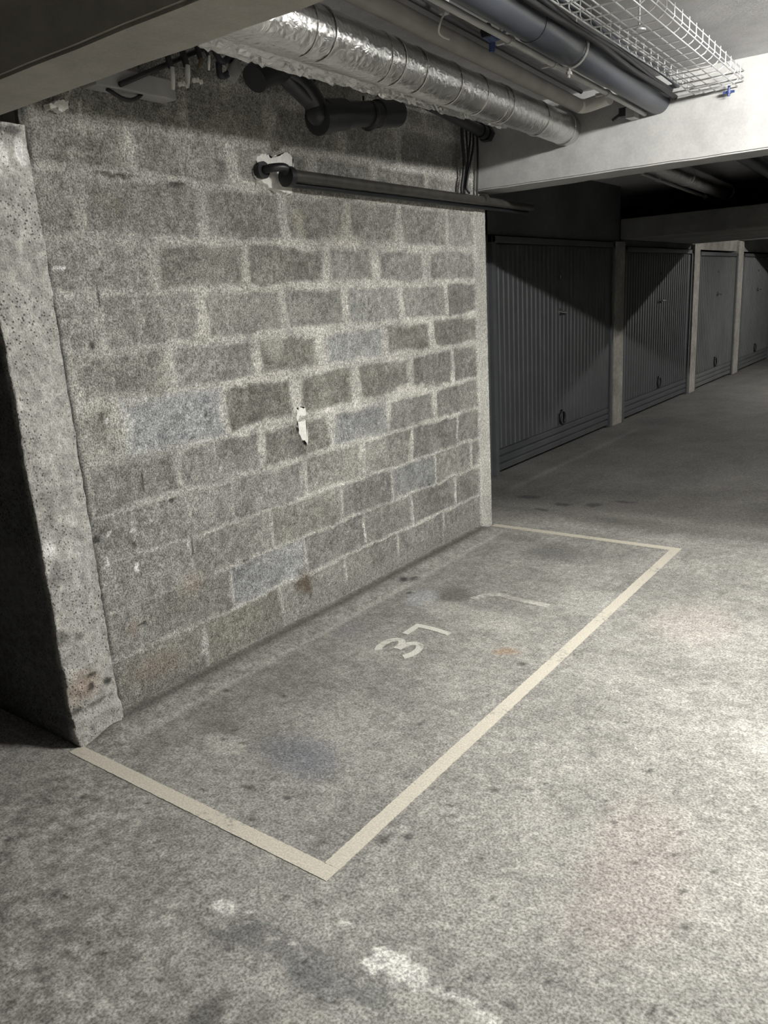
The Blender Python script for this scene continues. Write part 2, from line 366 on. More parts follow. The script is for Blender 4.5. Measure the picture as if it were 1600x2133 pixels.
def wall():
    ys = axis_pts([(1.525, 4.47, .0095)]); zs = axis_pts([(-.02, 2.1, .0095), (2.1, 2.50, .02)])
    Y, Z = np.meshgrid(ys, zs, indexing='ij')
    wy = Y + .030 * (fbm(Y, Z, 9, 3, 3) - .5) + .012 * (fbm(Y, Z, 40, 2, 4) - .5)
    wz = Z + .030 * (fbm(Y, Z, 7, 3, 13) - .5) + .014 * (fbm(Y, Z, 40, 2, 14) - .5)
    nlow = fbm(Y, Z, 3.1, 3, 17)
    hw = .010 + .016 * np.clip(nlow * 2 - .7, 0, 1)            # joint half width varies
    hw = hw * (.60 + .55 * sstep(.70, .95, Z) + .15 * sstep(1.5, 1.8, Z)); hv = hw * (1.2 + .9 * sstep(.75, 1.0, Z) * fbm(Y, Z, 4, 2, 18))
    row = np.clip(np.searchsorted(ZJ, wz) - 1, 0, len(VJ) - 1)
    ZJa = np.array(ZJ)
    dh = np.min(np.abs(wz[..., None] - ZJa), -1)
    dv = np.full(Y.shape, 9.); bid = np.zeros(Y.shape, int)
    for r, vj in enumerate(VJ):
        m = row == r; a = np.array(vj)
        dv[m] = np.min(np.abs(wy[m][:, None] - a), -1)
        bid[m] = r * 20 + np.searchsorted(a, wy[m])
    mort = np.maximum((1 - sstep(.55, 1.5, dh / hw)), (1 - sstep(.5, 1.35, dv / hv)))
    # left part of the wall is dirtier: mortar barely stands out there
    strength = .40 + .60 * sstep(1.7, 2.6, Y + .5 * (fbm(Y, Z, 2, 3, 19) - .5))
    strength *= 1 - .35 * sstep(1.55, 1.9, Z)
    strength *= .65 + .35 * sstep(.2, .8, fbm(Y, Z, 6, 3, 21))
    mort_c = mort * strength
    rs = np.random.RandomState(5); tone = rs.uniform(.84, 1.14, 400); warm = rs.uniform(-.1, .6, 400)
    def block(y, z, t, w):                     # the particular blocks that stand out
        r = int(np.searchsorted(ZJ, z) - 1); b = r * 20 + int(np.searchsorted(np.array(VJ[r]), y)); tone[b] = t; warm[b] = w
    for args in [(3.05, 1.28, 1.32, -1.2), (2.0, 1.08, 1.25, -1.6), (3.35, .90, 1.12, -1.3), (2.4, .33, 1.25, -1.4), (3.6, .52, 1.12, -1.2), (3.3, 1.47, 1.30, -.4),
                 (2.45, 1.08, .80, 1.), (2.65, 1.28, .88, 1.), (2.88, 1.08, .86, 1.), (3.35, 1.08, .80, .9), (3.62, 1.28, .80, .9), (4.0, 1.28, .76, .8), (3.8, 1.08, .80, .6), (4.1, 1.47, .82, .2), (4.12, 1.08, .84, .4),
                 (2.2, 1.66, .78, .8), (2.7, 1.66, .9, .8), (2.65, 1.47, .92, .2), (2.9, .52, .95, .8), (2.2, 1.85, .84, .6), (1.8, 1.85, .85, 0), (2.6, 1.85, .86, .3), (1.8, 2.05, .78, .9), (2.45, .9, .92, .7), (2.1, .15, .92, 1.3), (1.75, .15, .9, .8)]: block(*args)
    base = .235 * tone[bid] * (1 + .55 * (fbm(Y, Z, 5, 4, 25) - .5) + .8 * (fbm(Y, Z, 42, 2, 27) - .5))
    w = .7 * warm[bid]
    alb = np.stack([base * (1 + .035 * w), base * (1 + .01 * w), base * (.93 - .055 * w)], -1)
    mc = .56 * (1 + .6 * (fbm(Y, Z, 12, 3, 29) - .5))
    mcol = np.stack([mc, mc * .985, mc * .915], -1)
    alb = alb * (1 - mort_c * .85)[..., None] + mcol * (mort_c * .85)[..., None]
    # smeared mortar bloom over block edges
    bloom = sstep(.52, .75, fbm(Y, Z, 3.5, 4, 35)) * np.exp(-np.minimum(dh, dv) / .05) * (.5 + .5 * sstep(2.2, 3, Y))
    alb = lerp(alb, (.46, .45, .42), bloom * .5)
    def spot(y, z, ry, rz, col, amt, soft=.6, rag=.8, s=0):
        nonlocal alb
        d = np.sqrt(((wy - y) / ry) ** 2 + ((wz - z) / rz) ** 2) + rag * (fbm(Y, Z, .7 / min(ry, rz), 4, 160 + s) - .5)
        alb = lerp(alb, col, (1 - sstep(1 - soft, 1, d)) * amt)
    def pspot(px, py, ry, rz, *a, **k):
        c = on(px, py, 0, 0); spot(c[1], c[2], ry, rz, *a, **k)
    pspot(635, 1215, .09, .10, (.11, .085, .06), .80, soft=1, rag=.7, s=1)         # brown scorch at the foot
    pspot(645, 1225, .04, .09, (.09, .06, .04), .7, soft=1, s=2)
    pspot(370, 1270, .17, .09, (.17, .165, .145), .55, soft=.9, s=3)
    pspot(330, 1385, .22, .11, (.24, .20, .165), .55, soft=1, s=4)                  # reddish blocks low left
    pspot(400, 1210, .09, .08, (.29, .235, .195), .5, soft=1, s=5)
    pspot(280, 1310, .04, .08, (.28, .22, .18), .5, soft=1, s=6)
    pspot(625, 462, .05, .09, (.40, .38, .31), .5, soft=1, s=7)
    pspot(210, 880, .06, .09, (.15, .145, .12), .6, soft=1, s=8)
    pspot(230, 420, .14, .07, (.16, .15, .115), .5, soft=1, s=9)
    pspot(415, 700, .06, .04, (.42, .41, .36), .6, rag=1.2, s=10)
    pspot(720, 500, .16, .04, (.48, .46, .41), .55, rag=1.3, s=11, soft=.9)
    pspot(620, 650, .22, .10, (.38, .37, .34), .5, rag=1.4, s=12, soft=.9)
    pspot(860, 812, .25, .035, (.58, .57, .52), .7, rag=1.2, s=13)
    pspot(570, 725, .08, .12, (.46, .45, .41), .5, rag=1.3, s=14)
    pspot(520, 790, .3, .03, (.50, .49, .45), .6, rag=1.3, s=15)
    pspot(630, 990, .02, .07, (.52, .51, .47), .6, s=16)
    pspot(760, 1105, .012, .06, (.64, .63, .60), .8, rag=.5, s=17); pspot(749, 940, .02, .06, (.58, .57, .52), .7, s=18)
    pspot(860, 1085, .012, .06, (.60, .59, .56), .7, rag=.5, s=19); pspot(855, 915, .02, .07, (.56, .55, .5), .6, s=20)
    pspot(535, 750, .035, .09, (.52, .51, .46), .6, s=21); pspot(420, 660, .03, .09, (.48, .47, .42), .6, s=22); pspot(425, 1340, .025, .09, (.48, .48, .47), .5, s=23)
    pspot(170, 460, .03, .09, (.34, .33, .30), .6, s=24); pspot(350, 770, .035, .09, (.40, .39, .35), .6, s=25); pspot(320, 570, .04, .09, (.33, .32, .29), .6, s=26)
    pspot(510, 570, .035, .10, (.38, .37, .33), .6, s=27); pspot(585, 450, .03, .10, (.36, .35, .33), .6, s=28); pspot(720, 460, .035, .09, (.36, .34, .30), .6, s=29)
    for k, (a, b_, r1, r2) in enumerate([(225, 1173, .007, .02), (285, 1187, .007, .022), (275, 1102, .012, .007), (228, 1107, .008, .005), (390, 1132, .006, .018), (122, 556, .02, .008), (225, 877, .008, .008), (275, 880, .010, .008), (168, 226, .008, .018)]):
        pspot(a, b_, r1 + .004, r2 + .004, (.75, .74, .70), .95, soft=.4, rag=.2, s=40 + k)
    for k, (a, b_, r1, r2) in enumerate([(213, 868, .012, .012), (358, 1043, .014, .012), (240, 363, .12, .006), (366, 384, .08, .007), (200, 1125, .02, .02), (278, 1141, .01, .02), (190, 720, .01, .02), (203, 620, .008, .03), (300, 1000, .006, .05), (300, 1297, .03, .006), (510, 1165, .03, .006), (400, 1135, .004, .07), (895, 1009, .012, .006), (700, 1215, .01, .005), (430, 862, .013, .012), (180, 1350, .02, .03), (205, 1430, .02, .04)]):
        pspot(a, b_, r1 + .003, r2 + .003, (.05, .048, .042), .9, soft=.6, rag=.5, s=60 + k)
    crack = (1 - sstep(.004, .014 + .016 * fbm(Y * 0 + 5.5, Z, 9, 3, 39), Y - 1.540)) * sstep(.35, .6, fbm(Y * 0 + 2.2, Z, 3.3, 3, 40) + .12)
    alb = lerp(alb, (.03, .03, .028), crack * .9)
    # dirt band at the foot
    alb = lerp(alb, (.20, .195, .175), (1 - sstep(.0, .12, Z)) * .45)
    skirt = (1 - sstep(.09, .13, Z + .05 * (fbm(Y, Z, 4, 3, 37) - .5) - .03 * sstep(2.6, 4.4, Y))) * sstep(2.0, 2.8, Y)
    alb = lerp(alb, (.27, .265, .245), skirt * .7)
    # smooth cast edge strip at the aisle end of the wall
    e0 = 4.335 + .012 * (fbm(Y, Z, 6, 3, 41) - .5)
    strip = sstep(-.006, .006, wy * 0 + Y - e0)
    sv = .50 * (1 + .3 * (fbm(Y, Z, 8, 4, 43) - .5)) * (.80 + .25 * (1 - sstep(.9, 1.4, Z)))
    alb = alb * (1 - strip)[..., None] + np.stack([sv, sv * .985, sv * .91], -1) * strip[..., None]
    alb = np.clip(alb * 1.12, .02, .72)
    X = .005 * mort * strength - .006 * (1 - mort) * (fbm(Y, Z, 12, 3, 51) - .3) + .004 * (fbm(Y, Z, 30, 2, 53) - .5)
    X = X * (1 - strip) + (.012 + .003 * (fbm(Y, Z, 14, 3, 55) - .5)) * strip
    # corner return so the wall has thickness
    P = np.stack([X, Y, Z], -1)
    def ext(P, alb, side):
        add = P[-1:].copy() if side else P[:1].copy()
        add[..., 0] = -.20
        a = alb[-1:] if side else alb[:1]
        return (np.concatenate([P, add], 0), np.concatenate([alb, a], 0)) if side else (np.concatenate([add, P], 0), np.concatenate([a, alb], 0))
    P, alb = ext(P, alb, True)
    o = grid_mesh('wall_left', P, alb, M['block'])
    tag(o, 'grey concrete block wall with pale mortar joints beside the bay', 'wall', kind='structure')
    bm = bmesh.new(); bx(bm, -.20, -.03, 1.53, 4.465, 0, 2.49)
    link('wall_core', bm, M['dull'], o)
    return o
WALL = wall()

# plaster patches stuck on the block wall (children of the wall)
def patch(pts_px, thick, name='plaster_patch', jit=.006, hole=None, x0=-.004):
    P = [on(a, b, 0, 0) for a, b in pts_px]
    pts = []
    n = len(P)
    for i in range(n):
        a, b = P[i], P[(i + 1) % n]
        for k in range(5):
            q = a + (b - a) * k / 5
            pts.append((q[1] + random.uniform(-jit, jit), q[2] + random.uniform(-jit, jit)))
    bm = bmesh.new()
    a = [bm.verts.new((x0, y, z)) for y, z in pts]
    cy = sum(p[0] for p in pts) / len(pts); cz = sum(p[1] for p in pts) / len(pts)
    b = [bm.verts.new((x0 + thick, cy + (y - cy) * .93, cz + (z - cz) * .93)) for y, z in pts]
    m = len(a)
    for i in range(m): bm.faces.new((a[i], a[(i + 1) % m], b[(i + 1) % m], b[i]))
    f = bm.faces.new(b); bm.faces.new(a[::-1])
    bmesh.ops.triangulate(bm, faces=[f])
    return link(name, bm, M['plaster'], WALL)
tag(patch([(527, 322), (545, 318), (556, 326), (575, 322), (592, 315), (606, 326), (608, 345), (606, 375), (607, 405), (600, 411), (585, 402), (560, 398), (542, 384), (530, 366), (525, 345)], .020), 'white plaster patch around the pipe elbow')
tag(patch([(615, 852), (622, 845), (634, 848), (638, 880), (640, 930), (634, 922), (626, 918), (618, 890)], .009), 'white plaster streak on the mortar joint')
tag(patch([(90, 222), (110, 213), (125, 212), (134, 214), (134, 226), (128, 234), (118, 236), (108, 229), (95, 232)], .03, jit=.004, x0=.0), 'white filler lump under the beam')

# ---- PILLAR at the near end
def pillar():
    ys = axis_pts([(1.335, 1.528, .008)]); zs = axis_pts([(-.02, 2.09, .0085)])
    Y, Z = np.meshgrid(ys, zs, indexing='ij')
    e = (fbm(Y * 0 + 3.3, Z, 14, 4, 200) - .5)
    alb_v = .46 * (1 + .35 * (fbm(Y, Z, 7, 4, 201) - .5) + .5 * (fbm(Y, Z, 50, 2, 203) - .5))
    alb = np.stack([alb_v, alb_v * .985, alb_v * .92], -1)
    def spot(y, z, ry, rz, col, amt, soft=.6, rag=.9, s=0):
        nonlocal alb
        d = np.sqrt(((Y - y) / ry) ** 2 + ((Z - z) / rz) ** 2) + rag * (fbm(Y, Z, .7 / min(ry, rz), 4, 260 + s) - .5)
        alb = lerp(alb, col, (1 - sstep(1 - soft, 1, d)) * amt)
    spot(1.40, .21, .10, .09, (.42, .33, .26), .7, s=1, soft=.8)
    spot(1.47, .60, .06, .2, (.50, .50, .50), .4, s=2)
    spot(1.36, .75, .03, .05, (.75, .75, .72), .8, s=3); spot(1.46, .82, .03, .03, (.75, .74, .7), .8, s=4); spot(1.43, .72, .02, .02, (.74, .74, .7), .7, s=5)
    spot(1.37, .65, .04, .06, (.22, .22, .22), .55, s=6); spot(1.36, .42, .05, .03, (.12, .12, .11), .7, s=7); spot(1.42, .40, .03, .015, (.10, .10, .09), .7, s=8)
    spot(1.44, .24, .03, .012, (.05, .05, .04), .9, s=9); spot(1.43, .20, .02, .02, (.05, .045, .04), .9, s=10); spot(1.36, .13, .03, .02, (.06, .055, .05), .8, s=11); spot(1.50, .19, .02, .02, (.04, .04, .035), .9, s=12)
    spot(1.44, .13, .08, .008, (.06, .055, .05), .8, s=13); spot(1.38, 1.5, .05, .3, (.40, .40, .36), .3, s=14)
    spot(1.5, 2.01, .025, .05, (.82, .81, .78), .95, s=15, soft=.3); spot(1.44, 2.0, .02, .04, (.80, .79, .76), .9, s=16, soft=.3); spot(1.47, 2.07, .06, .02, (.05, .05, .05), .8, s=17)
    spot(1.43, 1.02, .012, .1, (.62, .61, .57), .6, s=18)
    alb = np.clip(alb * .92, .02, .72)
    X = .022 + .010 * (fbm(Y, Z, 10, 3, 205) - .5) + .010 * (fbm(Y, Z, 35, 2, 207) - .5)
    low = (1 - sstep(.1, .5, Z))
    X += low * .014 * (fbm(Y, Z, 18, 3, 209) - .5)
    X += .016 * (1 - sstep(.09, .12, Z))                        # cast foot block
    # rough arrises
    t = (Y - 1.335) / (1.528 - 1.335)
    Yd = Y + (.016 * e * (1 + 1.0 * low)) * (1 - t) + .010 * (fbm(Y * 0 + 8.1, Z, 16, 4, 213) - .5) * t
    P = np.stack([X, Yd, Z], -1)
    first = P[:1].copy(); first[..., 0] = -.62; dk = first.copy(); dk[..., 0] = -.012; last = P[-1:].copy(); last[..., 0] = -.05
    P = np.concatenate([first, dk, P, last], 0); end_shade = np.full_like(alb[:1], .13) * (.7 + .6 * fbm(zs[None, :] * 0, zs[None, :], 6, 3, 215))[..., None]; alb = np.concatenate([end_shade, end_shade, alb, alb[-1:]], 0)  # shade on the unlit end face is put into its albedo
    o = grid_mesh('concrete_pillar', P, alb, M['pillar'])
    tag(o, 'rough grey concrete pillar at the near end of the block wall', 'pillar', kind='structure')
pillar()
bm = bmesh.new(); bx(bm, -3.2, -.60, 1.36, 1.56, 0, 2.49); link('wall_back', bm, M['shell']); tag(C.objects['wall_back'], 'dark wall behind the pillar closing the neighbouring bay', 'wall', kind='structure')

# ---- BEAMS, CEILING, SHELL
def rough_box(name, x0, x1, y0, y1, z0, z1, mat, label, cat='beam', cuts=0, bev=.008, amp=.004):
    bm = bmesh.new(); bx(bm, x0, x1, y0, y1, z0, z1)
    es = [e for e in bm.edges if abs((e.verts[0].co - e.verts[1].co).x) > .5]
    if cuts: bmesh.ops.subdivide_edges(bm, edges=es, cuts=cuts)
    if amp:
        for v in bm.verts:
            v.co.z += random.uniform(-amp, amp) if v.co.z < z1 - .01 else 0
            v.co.y += random.uniform(-amp, amp)
    if bev: bmesh.ops.bevel(bm, geom=[e for e in bm.edges if abs((e.verts[0].co - e.verts[1].co).normalized().x) > .9], offset=bev, segments=2, affect='EDGES')
    o = link(name, bm, mat); tag(o, label, cat, kind='structure'); return o
rough_box('concrete_beam', -3.2, 7.4, 1.20, 1.392, 2.08, 2.50, M['beam'], 'grey concrete ceiling beam nearest the camera, above the pillar', cuts=60, amp=.0015)
rough_box('concrete_beam', -.55, 7.4, 4.35, 4.60, 2.08, 2.50, M['white'], 'white painted concrete beam crossing over the far end of the bay', cuts=60, amp=.002)
rough_box('concrete_soffit', -.66, 7.4, 8.60, 11.3, 1.965, 2.165, M['dull'], 'dropped grey concrete soffit above the second garage door', 'soffit', amp=0)
rough_box('concrete_beam', -3.2, 7.4, 11.0, 11.28, 2.165, 2.50, M['lintel'], 'concrete beam resting on the dropped soffit, coloured dark for the unlit gap', amp=0)  # darkness of the gap above the soffit is put into the colour
rough_box('concrete_beam', -.66, 7.4, 13.85, 14.15, 2.06, 2.50, M['dull'], 'concrete beam beyond the third garage door', amp=0)
bm = bmesh.new(); bx(bm, -3.3, 7.5, -6.1, 30, 2.49, 2.6); o = link('ceiling', bm, M['ceiling']); tag(o, 'bare grey concrete ceiling slab', 'ceiling', kind='structure')
for nm, d, lab in [('wall_right', (7.3, 7.5, -6.1, 30, 0, 2.5), 'plain unseen wall added on the far right to enclose the bounce light'), ('wall_front', (-3.3, 7.5, -6.2, -6, 0, 2.5), 'plain unseen wall added behind the camera to enclose the bounce light'),
                   ('wall_end', (-3.3, 7.5, 29.9, 30.1, 0, 2.5), 'plain unseen wall added to close the end of the aisle'), ('wall_side', (-3.4, -3.2, -6.1, 30, 0, 2.5), 'plain unseen wall added to close the left side')]:
    bm = bmesh.new(); bx(bm, *d); tag(link(nm, bm, M['shell']), lab, 'wall', kind='structure')  # shell walls out of view, added to enclose the space for bounced light
DX = -.675
bm = bmesh.new(); bx(bm, DX - .12, DX, 4.62, 8.62, 1.94, 2.49); o = link('trim_1', bm, M['lintel']); tag(o, 'lintel wall above the first garage door, coloured dark for its shadow', 'lintel', kind='structure')
bm = bmesh.new(); bx(bm, DX - .12, DX, 8.6, 11.25, 1.90, 1.965); o = link('trim_2', bm, M['lintel']); tag(o, 'dark lintel strip above the second garage door', 'lintel', kind='structure')
bm = bmesh.new(); bx(bm, DX - .12, DX, 11.3, 13.75, 1.90, 2.49); o = link('trim_3', bm, M['post']); tag(o, 'lintel above the third garage door, coloured pale for its lit face', 'lintel', kind='structure')  # pale tone stands for lamplight falling on this lintel
bm = bmesh.new(); bx(bm, DX - .12, DX, 13.75, 29.9, 1.90, 2.49); o = link('trim_4', bm, M['dull']); tag(o, 'lintel above the fourth garage door', 'lintel', kind='structure')
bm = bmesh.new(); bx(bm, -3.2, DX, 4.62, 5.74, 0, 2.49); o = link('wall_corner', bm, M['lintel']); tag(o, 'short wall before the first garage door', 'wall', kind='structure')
for i, (y0, y1, x1, lab) in enumerate([(8.42, 8.70, DX + .035, 'concrete post between the first and second garage doors'), (11.26, 11.52, DX + .05, 'pale concrete post between the second and third garage doors'),
                                  (13.68, 13.98, DX + .05, 'pale concrete post between the third and fourth garage doors'), (16.4, 16.7, DX + .05, 'concrete post after the fourth garage door')]):
    bm = bmesh.new(); bx(bm, DX - .12, x1, y0, y1, 0, (2.48 if i == 3 else 1.94 if i == 0 else 1.96 if i == 1 else 2.05), .008); o = link('concrete_post', bm, M['post'], smooth=False); tag(o, lab, 'post', kind='structure')

# ---- GARAGE DOORS
def garage_door(num, y0, y1, zt, matp, label, xo=0.0, ribs=True):
    yc = (y0 + y1) / 2
    root = empty('door_%d' % num, (DX + xo, yc, 0), label, 'garage door', 'garage doors along the aisle'); root['kind'] = 'structure'
    x = DX + xo
    bm = bmesh.new()                      # ribbed leaf: trapezoid corrugation
    prof = []; p = .085; y = y0 + .05
    while y < y1 - .05 - p:
        prof += [(y, 0), (y + p * .62, 0), (y + p * .70, -.010), (y + p * .92, -.010)]
        y += p
    prof.append((y1 - .05, 0))
    levels = [.22, zt - .06]
    rows = []
    for z in levels: rows.append([bm.verts.new((x + .012 + d, yy, z)) for yy, d in prof])
    for k in range(len(prof) - 1): bm.faces.new((rows[0][k], rows[0][k + 1], rows[1][k + 1], rows[1][k]))
    for k in range(3):                    # horizontal kick grooves
        bx(bm, x - .01, x + .012, y0 + .05, y1 - .05, .03 + k * .065, .03 + k * .065 + .052, .004)
    bx(bm, x - .02, x - .004, y0 + .05, y1 - .05, .03, zt - .05)
    leaf = link('door_panel', bm, matp, root)
    bm = bmesh.new()
    for (a, b) in ((y0, y0 + .05), (y1 - .05, y1)): bx(bm, x - .03, x + .03, a, b, 0, zt, .004)
    bx(bm, x - .03, x + .03, y0, y1, zt - .05, zt, .004)
    link('door_frame', bm, M['frame'], root)
    bm = bmesh.new(); hy = yc - .02       # T handle with lock rose
    disc(bm, (x + .016, hy, 1.29), (1, 0, 0), .032, .012); tube(bm, [(x + .02, hy, 1.29), (x + .06, hy, 1.29)], .008, 8); tube(bm, [(x + .06, hy - .055, 1.29), (x + .06, hy + .055, 1.285)], .010, 8)
    h = link('handle', bm, M['chrome'], leaf, True, .6); tag(h, 'chrome turning handle with lock rose')
    bm = bmesh.new(); disc(bm, (x + .016, hy, 1.60), (1, 0, 0), .018, .010); tag(link('lock_cylinder', bm, M['chrome'], leaf, True, .6), 'small round chrome lock')
    bm = bmesh.new(); c = Vector((x + .03, hy + .03, .30))
    ring = [c + Vector((.006 * math.sin(a), .040 * math.sin(a), .062 * math.cos(a))) for a in [2 * PI * k / 20 for k in range(20)]]
    tube(bm, ring + [ring[0], ring[1]], .010, 8, False); tube(bm, [c + Vector((-.02, 0, .062)), c + Vector((.004, 0, .062))], .014, 8)
    tag(link('pull_ring', bm, M['black'], leaf, True), 'black oval pull ring near the floor')
    return root
garage_door(1, 5.76, 8.41, 1.93, M['door'], 'widest dark ribbed garage door, nearest to the block wall')
garage_door(2, 8.72, 11.24, 1.89, M['door'], 'second ribbed grey garage door, right of the bare post', .005)
garage_door(3, 11.54, 13.66, 1.87, M['doorl'], 'third garage door, paler grey, between two pale posts', .01)
garage_door(4, 14.0, 16.38, 1.87, M['doorl'], 'fourth garage door, farthest right at the frame edge', .02)
def door_fill():
    bm = bmesh.new(); bx(bm, DX - .14, DX - .02, 16.7, 29.9, 0, 1.9); o = link('wall_aisle', bm, M['dull']); tag(o, 'plain wall continuing past the garage doors', 'wall', kind='structure')
door_fill()

# ---- FLOOR MARKINGS
def strip(bm, L, R_, z, zb=-.012):
    rows = [[bm.verts.new((l.x, l.y, z)), bm.verts.new((r.x, r.y, z)), bm.verts.new((r.x, r.y, zb)), bm.verts.new((l.x, l.y, zb))] for l, r in zip(L, R_)]
    for a, b in zip(rows, rows[1:]):
        for k in range(4): bm.faces.new((a[k], a[(k + 1) % 4], b[(k + 1) % 4], b[k]))
    bm.faces.new(rows[0]); bm.faces.new(rows[-1][::-1])
def ribbon(name, pts, w, mat, label, z=.0008, n=160, jit=.0012):
    a, b = Vector(pts[0]), Vector(pts[1]); d = (b - a).normalized(); nrm = Vector((-d.y, d.x))
    bm = bmesh.new(); L = []; R_ = []
    for i in range(n + 1):
        p = a + (b - a) * i / n
        L.append(p + nrm * (w / 2 + random.uniform(-jit, jit))); R_.append(p - nrm * (w / 2 + random.uniform(-jit, jit)))
    strip(bm, L, R_, z)
    o = link(name, bm, mat); tag(o, label, 'floor marking', 'cream lines around the parking bay'); return o
ribbon('painted_line', [(.03, 1.325), (1.24, 1.325)], .052, M['paint'], 'cream painted line across the near end of the bay, from the pillar')
ribbon('painted_line', [(1.215, 1.352), (1.215, 4.50)], .052, M['paint'], 'long cream painted line along the open side of the bay', n=300)
ribbon('painted_line', [(.02, 4.475), (1.188, 4.475)], .050, M['paint'], 'short cream painted line across the far end of the bay')
num = empty('painted_number', (.57, 2.68, 0), 'white stencilled number 37 painted on the floor inside the bay', 'floor number')
def stroke(bm, pts, w, z=.0008):
    pts = [Vector(p) for p in pts]; L = []; R_ = []
    for i, p in enumerate(pts):
        d = (pts[min(i + 1, len(pts) - 1)] - pts[max(i - 1, 0)]).normalized(); nr = Vector((-d.y, d.x))
        L.append(p + nr * w / 2); R_.append(p - nr * w / 2)
    strip(bm, L, R_, z)
def g2w(u, v, o):    # glyph right -> +y, glyph up -> -x
    return (o[0] - v, o[1] + u)
bm = bmesh.new(); o3 = (.660, 2.515); H = .185; W = .155; r = H / 4
pts = []
for k in range(15):
    a = math.radians(150 - k * (150 + 80) / 14); pts.append((W * .5 + math.cos(a) * W * .46, H * .75 + math.sin(a) * H * .22))
pts.append((W * .42, H * .52))
stroke(bm, [g2w(u, v, o3) for u, v in pts], .034)
pts = [(W * .42, H * .50)]
for k in range(15):
    a = math.radians(85 - k * (85 + 150) / 14); pts.append((W * .5 + math.cos(a) * W * .48, H * .25 + math.sin(a) * H * .24))
stroke(bm, [g2w(u, v, o3) for u, v in pts], .034, .0013)
link('digit', bm, M['paint_white'], num)
bm = bmesh.new(); o7 = (.690, 2.735)
stroke(bm, [g2w(u, v, o7) for u, v in [(-.005, .185), (.03, .185), (.085, .185), (.118, .185)]], .032)
stroke(bm, [g2w(u, v, o7) for u, v in [(.102, .192), (.105, .12), (.10, .06), (.09, 0)]], .034, .0013)
link('digit', bm, M['paint_white'], num)
bm = bmesh.new()
pts = [on(a, b, 2, 0) for a, b in [(985, 1248), (1010, 1240), (1040, 1238), (1065, 1246), (1095, 1252), (1143, 1262)]]
stroke(bm, [(p[0], p[1]) for p in pts], .045)
o = link('painted_mark', bm, M['paint_old']); tag(o, 'worn white painted stroke on the floor beyond the number', 'floor marking')

# ------------------------------------------------------------------ SERVICES UNDER THE CEILING
def axis_line(A, B):
    A = Vector(A); B = Vector(B)
    return lambda y: A + (B - A) * ((y - A.y) / (B.y - A.y))
# foil duct
duct = axis_line((.594, 4.35, 2.318), (.775, 1.8, 2.296))
root = empty('foil_duct', duct(1.4), 'silver foil wrapped air duct running through the white beam', 'duct')
def duct_mesh():
    bm = bmesh.new(); seg = 40; rings = []; ys = np.arange(1.385, 10.9, .02)
    for y in ys:
        c = duct(y); rg = []
        for k in range(seg):
            a = 2 * PI * k / seg
            r = .076 + .003 * (float(fbm(np.array(y), np.array(a * .3), 6, 3, 300)) - .5) + .004 * (float(fbm(np.array(y), np.array(a), 14, 3, 301)) - .5)
            if y < 3.6:                      # loose foil sags towards the wall
                t = (3.6 - y) / 2.2
                g = max(0, math.cos(a - math.radians(215))) ** 6
                r += .030 * t * g
            rg.append(bm.verts.new((c.x + r * math.cos(a), y, c.z + r * math.sin(a))))
        rings.append(rg)
    for A, B in zip(rings, rings[1:]):
        for k in range(seg): bm.faces.new((A[k], A[(k + 1) % seg], B[(k + 1) % seg], B[k]))
    bm.faces.new(rings[0][::-1]); bm.faces.new(rings[-1])
    link('duct_body', bm, M['foil'], root, True)
duct_mesh()
for y in (2.02, 2.10, 2.45, 2.52, 2.68, 2.95, 3.20, 3.42, 3.47, 3.90, 4.28, 7.2, 9.1):
    bm = bmesh.new(); c = duct(y); ring = []
    tl = random.uniform(-.02, .02)
    for k in range(29):
        a = 2 * PI * k / 28; ring.append((c.x + .0785 * math.cos(a), c.y + tl * math.cos(a), c.z + .0785 * math.sin(a)))
    tube(bm, ring, .0028, 6, False); link('foil_band', bm, M['foil'], root, True)
# foil flap hanging under the duct, near end
bm = bmesh.new(); rows = []; NR = 8
for i in range(110):
    y = 1.42 + i * .0205; c = duct(y); t = i / 109
    w = .10 * (1 - t) + .015; row = []
    for k in range(NR):
        f = k / (NR - 1); cr = .016 * (float(fbm(np.array(y), np.array(f * .2), 22, 3, 320)) - .5) + .010 * (float(fbm(np.array(y), np.array(f * .2), 60, 2, 321)) - .5)
        row.append(bm.verts.new((c.x - .045 - (w + .005) * f, y + .012 * math.sin(i * .6) * f, c.z - .054 - (.014 + .012 * (1 - t)) * f + cr * (.35 + f))))
    rows.append(row)
for A, B in zip(rows, rows[1:]):
    for k in range(NR - 1): bm.faces.new((A[k], B[k], B[k + 1], A[k + 1]))
o = link('foil_flap', bm, M['foil'], root)
sm = o.modifiers.new('s', 'SOLIDIFY'); sm.thickness = .004
tag(o, 'loose crinkled foil edge')

root = empty('conduit', vec(1345, 364, 2, 2.33), 'thin grey conduit beside the foil duct in the next bay', 'conduit')
bm = bmesh.new(); a_ = vec(1338, 362, 2, 2.33); b_ = vec(1500, 422, 2, 2.33); tube(bm, [a_, b_], .014, 10); link('tube', bm, M['rail'], root, True, .8)
for f in (.15, .75):
    bm = bmesh.new(); c = a_ + (b_ - a_) * f; disc(bm, c, b_ - a_, .022, .04); bx(bm, c.x - .008, c.x + .008, c.y - .01, c.y + .01, c.z, 2.492); link('hanger', bm, M['rail'], root)

